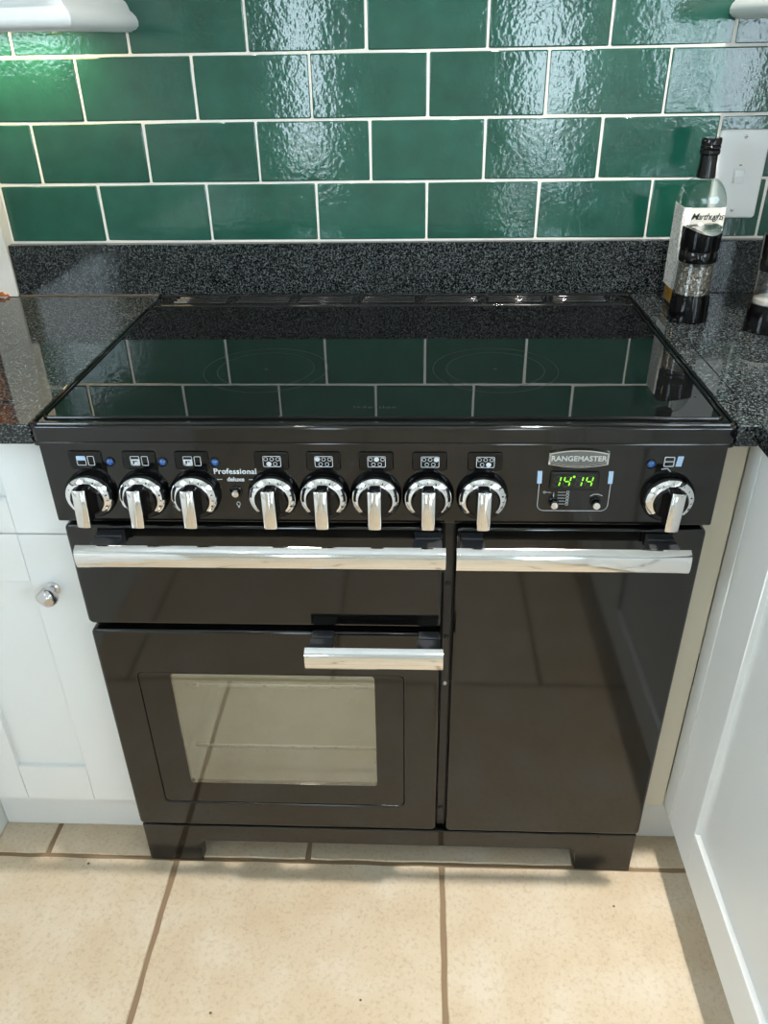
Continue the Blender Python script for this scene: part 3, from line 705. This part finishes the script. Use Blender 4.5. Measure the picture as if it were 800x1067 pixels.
# maker's badge
bx0, bx1, bz0, bz1 = 0.2225, 0.3005, 0.8425, 0.8695
def badge_out(ins):
    pts = []; n = 14
    for k in range(n+1):
        t = k/n; pts.append((bx0+ins+(bx1-bx0-2*ins)*t, bz1-ins-0.0045*(2*t-1)**2))
    for k in range(n+1):
        t = 1-k/n; pts.append((bx0+ins+(bx1-bx0-2*ins)*t, bz0+ins+0.0045*(2*t-1)**2))
    return pts
bm = bmesh.new()
add_loops(bm, [[(a, YP-0.0001, b) for a, b in badge_out(0)], [(a, YP-0.0028, b) for a, b in badge_out(0)], [(a, YP-0.0038, b) for a, b in badge_out(0.0010)], [(a, YP-0.0038, b) for a, b in badge_out(0.0018)], [(a, YP-0.0026, b) for a, b in badge_out(0.0026)]])
bd = obj('badge', bm, 'chrome', R, ang=25)
text_y('badge_lettering', 'RANGEMASTER', 0.2612, 0.8560, YP-0.0030, 0.0104, 'badgewhite', bd, extrude=0.0007, bold=0.0001, spacing=1.0)
bm = bmesh.new(); add_loops(bm, [[(a, YP-0.0024, b) for a, b in badge_out(0.0028)], [(a, YP-0.0028, b) for a, b in badge_out(0.0030)]]); obj('badge_field', bm, 'badgegrey', bd)

# clock
clock = obj('clock_display', add_slab_y(bmesh.new(), 0.2265, 0.2915, 0.8085, 0.8365, YP-0.0026, YP-0.0001, 0.0035, 0.0016, 4, 3), 'blackgloss', R)
obj('display_window', add_slab_y(bmesh.new(), 0.2290, 0.2890, 0.8105, 0.8345, YP-0.0030, YP-0.0024, 0.002, 0.0002, 3, 1), 'dispback', clock)
SEG = {'1': 'bc', '4': 'fgbc'}
def seg_shapes(x, z, w, h):
    th = 0.0016; sh = lambda px, pz: (px + (pz-z)*0.16, pz)
    def hs(zz): return [sh(x+th*.7, zz), sh(x+th*1.1, zz+th/2), sh(x+w-th*1.1, zz+th/2), sh(x+w-th*.7, zz), sh(x+w-th*1.1, zz-th/2), sh(x+th*1.1, zz-th/2)]
    def vs(xx, za, zb): return [sh(xx, za+th*.6), sh(xx-th/2, za+th*1.0), sh(xx-th/2, zb-th*1.0), sh(xx, zb-th*.6), sh(xx+th/2, zb-th*1.0), sh(xx+th/2, za+th*1.0)]
    return {'a': hs(z+h), 'g': hs(z+h/2), 'd': hs(z), 'f': vs(x, z+h/2, z+h), 'b': vs(x+w, z+h/2, z+h), 'e': vs(x, z, z+h/2), 'c': vs(x+w, z, z+h/2)}
on, offs = Flat(YP-0.0030), Flat(YP-0.0030)
for ch, x in zip('1414', (0.2310, 0.2440, 0.2600, 0.2730)):
    for s, poly in seg_shapes(x, 0.8150, 0.0078, 0.0150).items(): (on if s in SEG[ch] else offs).poly(poly)
on.disc(0.2578, 0.8295, 0.0017); offs.disc(0.2560, 0.8190, 0.0011)
on.done('lit_segment', 'segon', clock); offs.done('unlit_segment', 'segoff', clock)
# silver line joining two pale blue blocks round the clock
pts = [(0.2135, 0.8180), (0.2135, 0.7850)] + [(0.2135+0.009*(1-math.cos(t)), 0.7850-0.009*math.sin(t)) for t in [k*PI/12 for k in range(1, 7)]]
pts += [(0.2985, 0.7760)] + [(0.2985+0.009*math.sin(t), 0.7850-0.009*math.cos(t)) for t in [k*PI/12 for k in range(1, 7)]] + [(0.3075, 0.8180)]
Flat(YP-0.0001).line(pts, 0.0007).done('clock_outline', 'print', panel)
for x in (0.2135, 0.3065): Flat(YP-0.0001, 0.0005).poly([(x-0.003, 0.8180), (x+0.003, 0.8180), (x+0.0025, 0.8365), (x-0.0035, 0.8365)]).done('pale_block', 'paleblue', panel)
F = Flat(YP-0.0001)
for q, zz in enumerate((0.8045, 0.8000, 0.7955, 0.7910, 0.7865)):
    F.line([(0.2395, zz), (0.2490, zz)], 0.0005).circle(0.2525, zz, 0.0021, 0.0005, 10)
F.circle(0.2215, 0.8045, 0.0018, 0.0005, 10).line([(0.2235, 0.8045), (0.2300, 0.8040)], 0.0005).line([(0.2340, 0.8040), (0.2340, 0.7950)], 0.0005)
F.line([(0.2830, 0.7990), (0.2870, 0.8015), (0.2930, 0.8018), (0.2985, 0.7995)], 0.0008).done('clock_symbol', 'print', panel)
for x in (0.2345, 0.2905):
    b_ = lathe('timer_button', [(0.0075, 0.0), (0.0072, 0.0016), (0.0054, 0.0022), (0.0052, 0.0)], (x, YP-0.0001, 0.7900), 'blackgloss', R, 'y', 24)
    lathe('button_cap', [(0.0036, 0.0), (0.0036, 0.0060), (0.0050, 0.0064), (0.0050, 0.0115), (0.0044, 0.0122), (0.0010, 0.0124)], (x, YP-0.0001, 0.7895), 'chrome', b_, 'y', 24)

# doors
def handle(parent, x0, x1, zt, zb, bx):
    """curved chrome bar on black brackets"""
    yb, yf = -0.6540, -0.6665; n = 9; zc = (zt+zb)/2; h = (zt-zb)/2
    sec = [(yb-(yb-yf)*math.sqrt(max(0.0, 1-(abs(2*k/n-1)**2.6)))*0.86-(yb-yf)*0.14, zb+(zt-zb)*k/n) for k in range(n+1)]
    sec = sec + [(yb, zt-0.002), (yb+0.001, zc), (yb, zb+0.002)]
    bm = add_prism_x(bmesh.new(), sec, x0, x1)
    hb = obj('handle_bar', bm, 'chrome', parent, ang=40)
    for a, b in bx:
        box('handle_bracket', a, b, -0.6325, YDR-0.0002, zt-0.020, zt+0.001, 'grey_bracket', parent, 0.0015, 2)
        box('handle_bracket', a-0.002, b+0.002, -0.6535, -0.6332, zt-0.024, zt-0.001, 'grey_bracket', parent, 0.0015, 2)
grill = obj('grill_door', add_slab_y(bmesh.new(), -0.4490, 0.0890, 0.5675, 0.7455, YDR, -0.594, 0.009, 0.005, 6, 4), 'enamel', R)
handle(grill, -0.4190, 0.0905, 0.7370, 0.7010, ((-0.398, -0.362), (0.048, 0.084)))
tall = obj('tall_oven_door', add_slab_y(bmesh.new(), 0.1060, 0.4490, 0.1040, 0.7455, YDR, -0.594, 0.009, 0.005, 6, 4), 'enamel', R)
handle(tall, 0.1050, 0.4170, 0.7370, 0.7000, ((0.113, 0.142), (0.366, 0.402)))
# glazed oven door: a frame round a slightly sunk black glass with a clear middle
WX0, WX1, WZ0, WZ1 = -0.3925, 0.0325, 0.1660, 0.4705
CX0, CX1, CZ0, CZ1 = -0.3400, -0.0140, 0.2150, 0.4715
dx0, dx1, dz0, dz1 = -0.4490, 0.0890, 0.1050, 0.5565
bm = bmesh.new(); e = 0.005; L = []
L.append([(p[0], -0.594, p[1]) for p in rr_points(dx0, dx1, dz0, dz1, 0.009)])
for k in range(5):
    t = k/4*PI/2; ins = e*(1-math.cos(t)); d = e*(1-math.sin(t)); L.append([(p[0], YDR+d, p[1]) for p in rr_points(dx0+ins, dx1-ins, dz0+ins, dz1-ins, 0.009-ins)])
L.append([(p[0], YDR, p[1]) for p in rr_points(dx0+e+.0008, dx1-e-.0008, dz0+e+.0008, dz1-e-.0008, 0.0035)])
L.append([(p[0], YDR, p[1]) for p in rr_points(WX0-.0033, WX1+.0033, WZ0-.0033, WZ1+.0033, 0.0125)])
for k in range(4):
    t = k/3*PI/2; q = 0.0025; L.append([(p[0], YDR+q*(1-math.cos(t)), p[1]) for p in rr_points(WX0+q*math.sin(t)-q, WX1-q*math.sin(t)+q, WZ0+q*math.sin(t)-q, WZ1-q*math.sin(t)+q, 0.010)])
L.append([(p[0], -0.594, p[1]) for p in rr_points(WX0, WX1, WZ0, WZ1, 0.010)])
vs = [[bm.verts.new(p) for p in l] for l in L]
for a, b in zip(vs, vs[1:]+vs[:1]): bridge(bm, a, b)
od = obj('oven_door', bm, 'enamel', R)
bm = bmesh.new(); lo = []
for (x0, x1, z0, z1, r) in ((WX0+.0012, WX1-.0012, WZ0+.0012, WZ1-.0012, .009), (CX0, CX1, CZ0, WZ1-.004, .006)): lo.append(rr_points(x0, x1, z0, z1, r))
vs = [[bm.verts.new((p[0], y, p[1])) for p in lp] for lp, y in ((lo[0], -0.6060), (lo[0], -0.6138), (lo[1], -0.6138), (lo[1], -0.6060))]
for a, b in zip(vs, vs[1:]+vs[:1]): bridge(bm, a, b)
obj('black_glass_border', bm, 'enamel', od)
obj('clear_glass', add_slab_y(bmesh.new(), CX0+.0002, CX1-.0002, CZ0+.0002, WZ1-.0042, -0.6138, -0.6120, 0.006, 0.0002, 5, 1), 'ovenglass', od)
handle(od, -0.1130, 0.0910, 0.5600, 0.5210, ((-0.105, -0.073), (0.055, 0.086)))
# centre post seen between the doors, with hinge screws
box('centre_post', 0.0905, 0.1045, -0.602, -0.5925, 0.105, 0.7520, 'blackmatt', R, 0.001, 1)
for zz in (0.445, 0.540, 0.640, 0.150): lathe('post_screw', [(0.0042, 0), (0.0040, 0.0012), (0.0026, 0.0022), (0.0008, 0.0024)], (0.0975, -0.6021, zz), 'blackmatt' if zz != 0.445 else 'screw', R, 'y', 14)

# ================================================================ BOTTLE, GRINDERS, SWITCH
def grinder(cx, cy, rot, fill, label, fmat='salt'):
    t = thing('grinder', (cx, cy, ZT), label, 'grinder', 'table grinders on the right worktop')
    z = ZT+0.0004
    lathe('base', [(0.001, 0.0), (0.0315, 0.0), (0.0330, 0.002), (0.0332, 0.010), (0.0305, 0.046), (0.001, 0.046)], (cx, cy, z), 'blackgloss', t)
    lathe('base_rim', [(0.0334, 0.0075), (0.0338, 0.0085), (0.0334, 0.0095), (0.0330, 0.0085)], (cx, cy, z), 'brushed', t) if False else None
    lathe('filling', [(0.001, 0.0464), (0.0272, 0.0464), (0.0268, 0.0464+fill), (0.018, 0.0464+fill+0.004), (0.001, 0.0464+fill+0.002)], (cx, cy, z), fmat, t)
    bm = bmesh.new(); add_lathe(bm, [(0.0300, 0.0464), (0.0290, 0.075), (0.0294, 0.0985), (0.0278, 0.0985), (0.0275, 0.0464)], (cx, cy, z), 'z', 40, False); obj('clear_body', bm, 'acrylic', t)
    lathe('collar', [(0.001, 0.0990), (0.0300, 0.0990), (0.0306, 0.1010), (0.0308, 0.1155), (0.0300, 0.1168), (0.001, 0.1168)], (cx, cy, z), 'blackgloss', t)
    # cap with a sloping dished top
    n = 40; bm = bmesh.new(); L = []
    def top(x, y, k):   # slope rises to the back, dips to the front
        u = (x*math.cos(rot)+y*math.sin(rot))
        v = (-x*math.sin(rot)+y*math.cos(rot))
        return 0.1465 + 0.10*v + 7.0*u*u - k
    rings = [(0.0304, None, .1170), (0.0312, None, .122), (0.0318, 0.0, 0), (0.0306, -0.0006, 0), (0.0290, 0.0010, 0), (0.0150, 0.0014, 0), (0.001, 0.0014, 0)]
    for r, k, h in rings:
        ring = []
        for q in range(n):
            a = 2*PI*q/n; x, y = r*math.cos(a), r*math.sin(a)
            ring.append((cx+x, cy+y, z+(h if k is None else top(x, y, k))))
        L.append(ring)
    add_loops(bm, L[:4], True, False); cap = obj('cap', bm, 'blackgloss', t)
    bm = bmesh.new(); add_loops(bm, L[3:], False, True); obj('cap_top', bm, 'brushed', cap)
    return t
grinder(0.5155, -0.1815, 0.35, 0.046, 'black and clear salt grinder standing in front of the oil bottle')
grinder(0.6235, -0.245, 0.2, 0.006, 'black and clear grinder at the right edge of the photo', 'whitesalt')

bt = thing('oil_bottle', (0.535, -0.09, ZT), 'square glass oil bottle with cream label and black screw cap', 'bottle')
bcx, bcy, z = 0.5350, -0.0905, ZT+0.0004
def sq(h, hz, r): return [(bcx+p[0], bcy+p[1], z+hz) for p in rr_points(-h, h, -h, h, r, 6)]
L = [sq(0.028, 0, 0.008), sq(0.0335, 0.003, 0.010), sq(0.0345, 0.008, 0.010), sq(0.0345, 0.178, 0.010)]
for k in range(1, 9):
    t_ = k/8; h = 0.0345 + (0.0135-0.0345)*(t_**1.7); L.append(sq(h, 0.178+0.037*math.sin(t_*PI/2), min(h, 0.010+t_*0.0125)))
L.append(sq(0.0125, 0.222, 0.0125))
obj('glass_body', add_loops(bmesh.new(), L), 'bottle', bt)
obj('oil', add_loops(bmesh.new(), [sq(0.027, 0.003, 0.008), sq(0.0315, 0.007, 0.009), sq(0.0318, 0.042, 0.009)]), 'oil', bt)
# label: sheet wrapped round three sides of the body
def wrap(name, h0, h1, off, mat, seg_sel):
    ring = rr_points(-0.0345-off, 0.0345+off, -0.0345-off, 0.0345+off, 0.010+off, 6)
    ring = [ring[i] for i in seg_sel]; bm = bmesh.new()
    a = [bm.verts.new((bcx+x, bcy+y, z+h0)) for x, y in ring]; b = [bm.verts.new((bcx+x, bcy+y, z+h1)) for x, y in ring]
    for i in range(len(ring)-1): bm.faces.new((a[i], a[i+1], b[i+1], b[i]))
    o = obj(name, bm, mat, bt); md = o.modifiers.new('thickness', 'SOLIDIFY'); md.thickness = 0.0003; md.offset = 1.0
    return o
# ring indices: 0-6 back right, 7-13 back left, 14-20 front left, 21-27 front right
lab = wrap('label', 0.034, 0.172, 0.0004, 'label', list(range(17, 28)))
side = wrap('side_label', 0.034, 0.172, 0.0004, 'labeltext', list(range(10, 18)))
yl = bcy-0.0345-0.0009
text_y('label_lettering', 'Marthughs', bcx+0.003, z+0.1575, yl, 0.0150, 'ink', lab, shear=0.35, spacing=0.84, extrude=0.0001, bold=0.00012)
Flat(yl+0.0001, 0.0003).poly([(bcx-0.026, z+0.132), (bcx+0.026, z+0.138), (bcx+0.027, z+0.143), (bcx+0.010, z+0.1485), (bcx-0.004, z+0.146), (bcx-0.020, z+0.138)]).poly([(bcx-0.033, z+0.085), (bcx-0.024, z+0.085), (bcx-0.024, z+0.122), (bcx-0.033, z+0.114)]).done('label_emblem', 'yellow', lab)
lathe('neck_sleeve', [(0.0136, 0.214), (0.0160, 0.216), (0.0142, 0.235), (0.0140, 0.250), (0.0136, 0.2505)], (bcx, bcy, z), 'blackgloss', bt, seg=32)
bm = bmesh.new(); prof = [(0.001, 0.2508), (0.0158, 0.2508), (0.0166, 0.2525), (0.0166, 0.2575), (0.0152, 0.2590), (0.0164, 0.2605), (0.0164, 0.2640), (0.0156, 0.2652), (0.0164, 0.2664), (0.0164, 0.2740), (0.0155, 0.2762), (0.001, 0.2766)]
cap = obj('screw_cap', add_lathe(bm, prof, (bcx, bcy, z), 'z', 36), 'blackgloss', bt, ang=25)

sw = thing('wall_switch', (0.619, -0.004, 1.1125), 'white tall cooker switch plate on the green tiles', 'switch')
obj('plate', add_slab_y(bmesh.new(), 0.5765, 0.6620, 1.0390, 1.1855, -0.0095, -0.0012, 0.006, 0.003, 5, 4), 'plastic', sw)
obj('rocker_well', add_frame_y(bmesh.new(), 0.6095, 0.6295, 1.0965, 1.1225, 0.0016, -0.0108, -0.0096, 0.0016, 0.001), 'plastic', sw)
bm = bmesh.new(); add_prism_x(bm, [(-0.0096, 1.0985), (-0.0165, 1.0995), (-0.0120, 1.1100), (-0.0108, 1.1205), (-0.0096, 1.1208)], 0.6115, 0.6275); obj('rocker', bm, 'plastic', sw, smooth=False)
for zz in (1.0530, 1.1740):
    s_ = lathe('screw', [(0.0032, 0), (0.0030, 0.0008), (0.0008, 0.0012)], (0.6195, -0.0096, zz), 'screw', sw, 'y', 16)
    box('screw_slot', 0.6170, 0.6220, -0.0110, -0.0106, zz-0.0003, zz+0.0003, 'ink', s_)
Flat(-0.0096).rect(0.6170, 0.6220, 1.1275, 1.1290).done('switch_mark', 'printdim', sw)
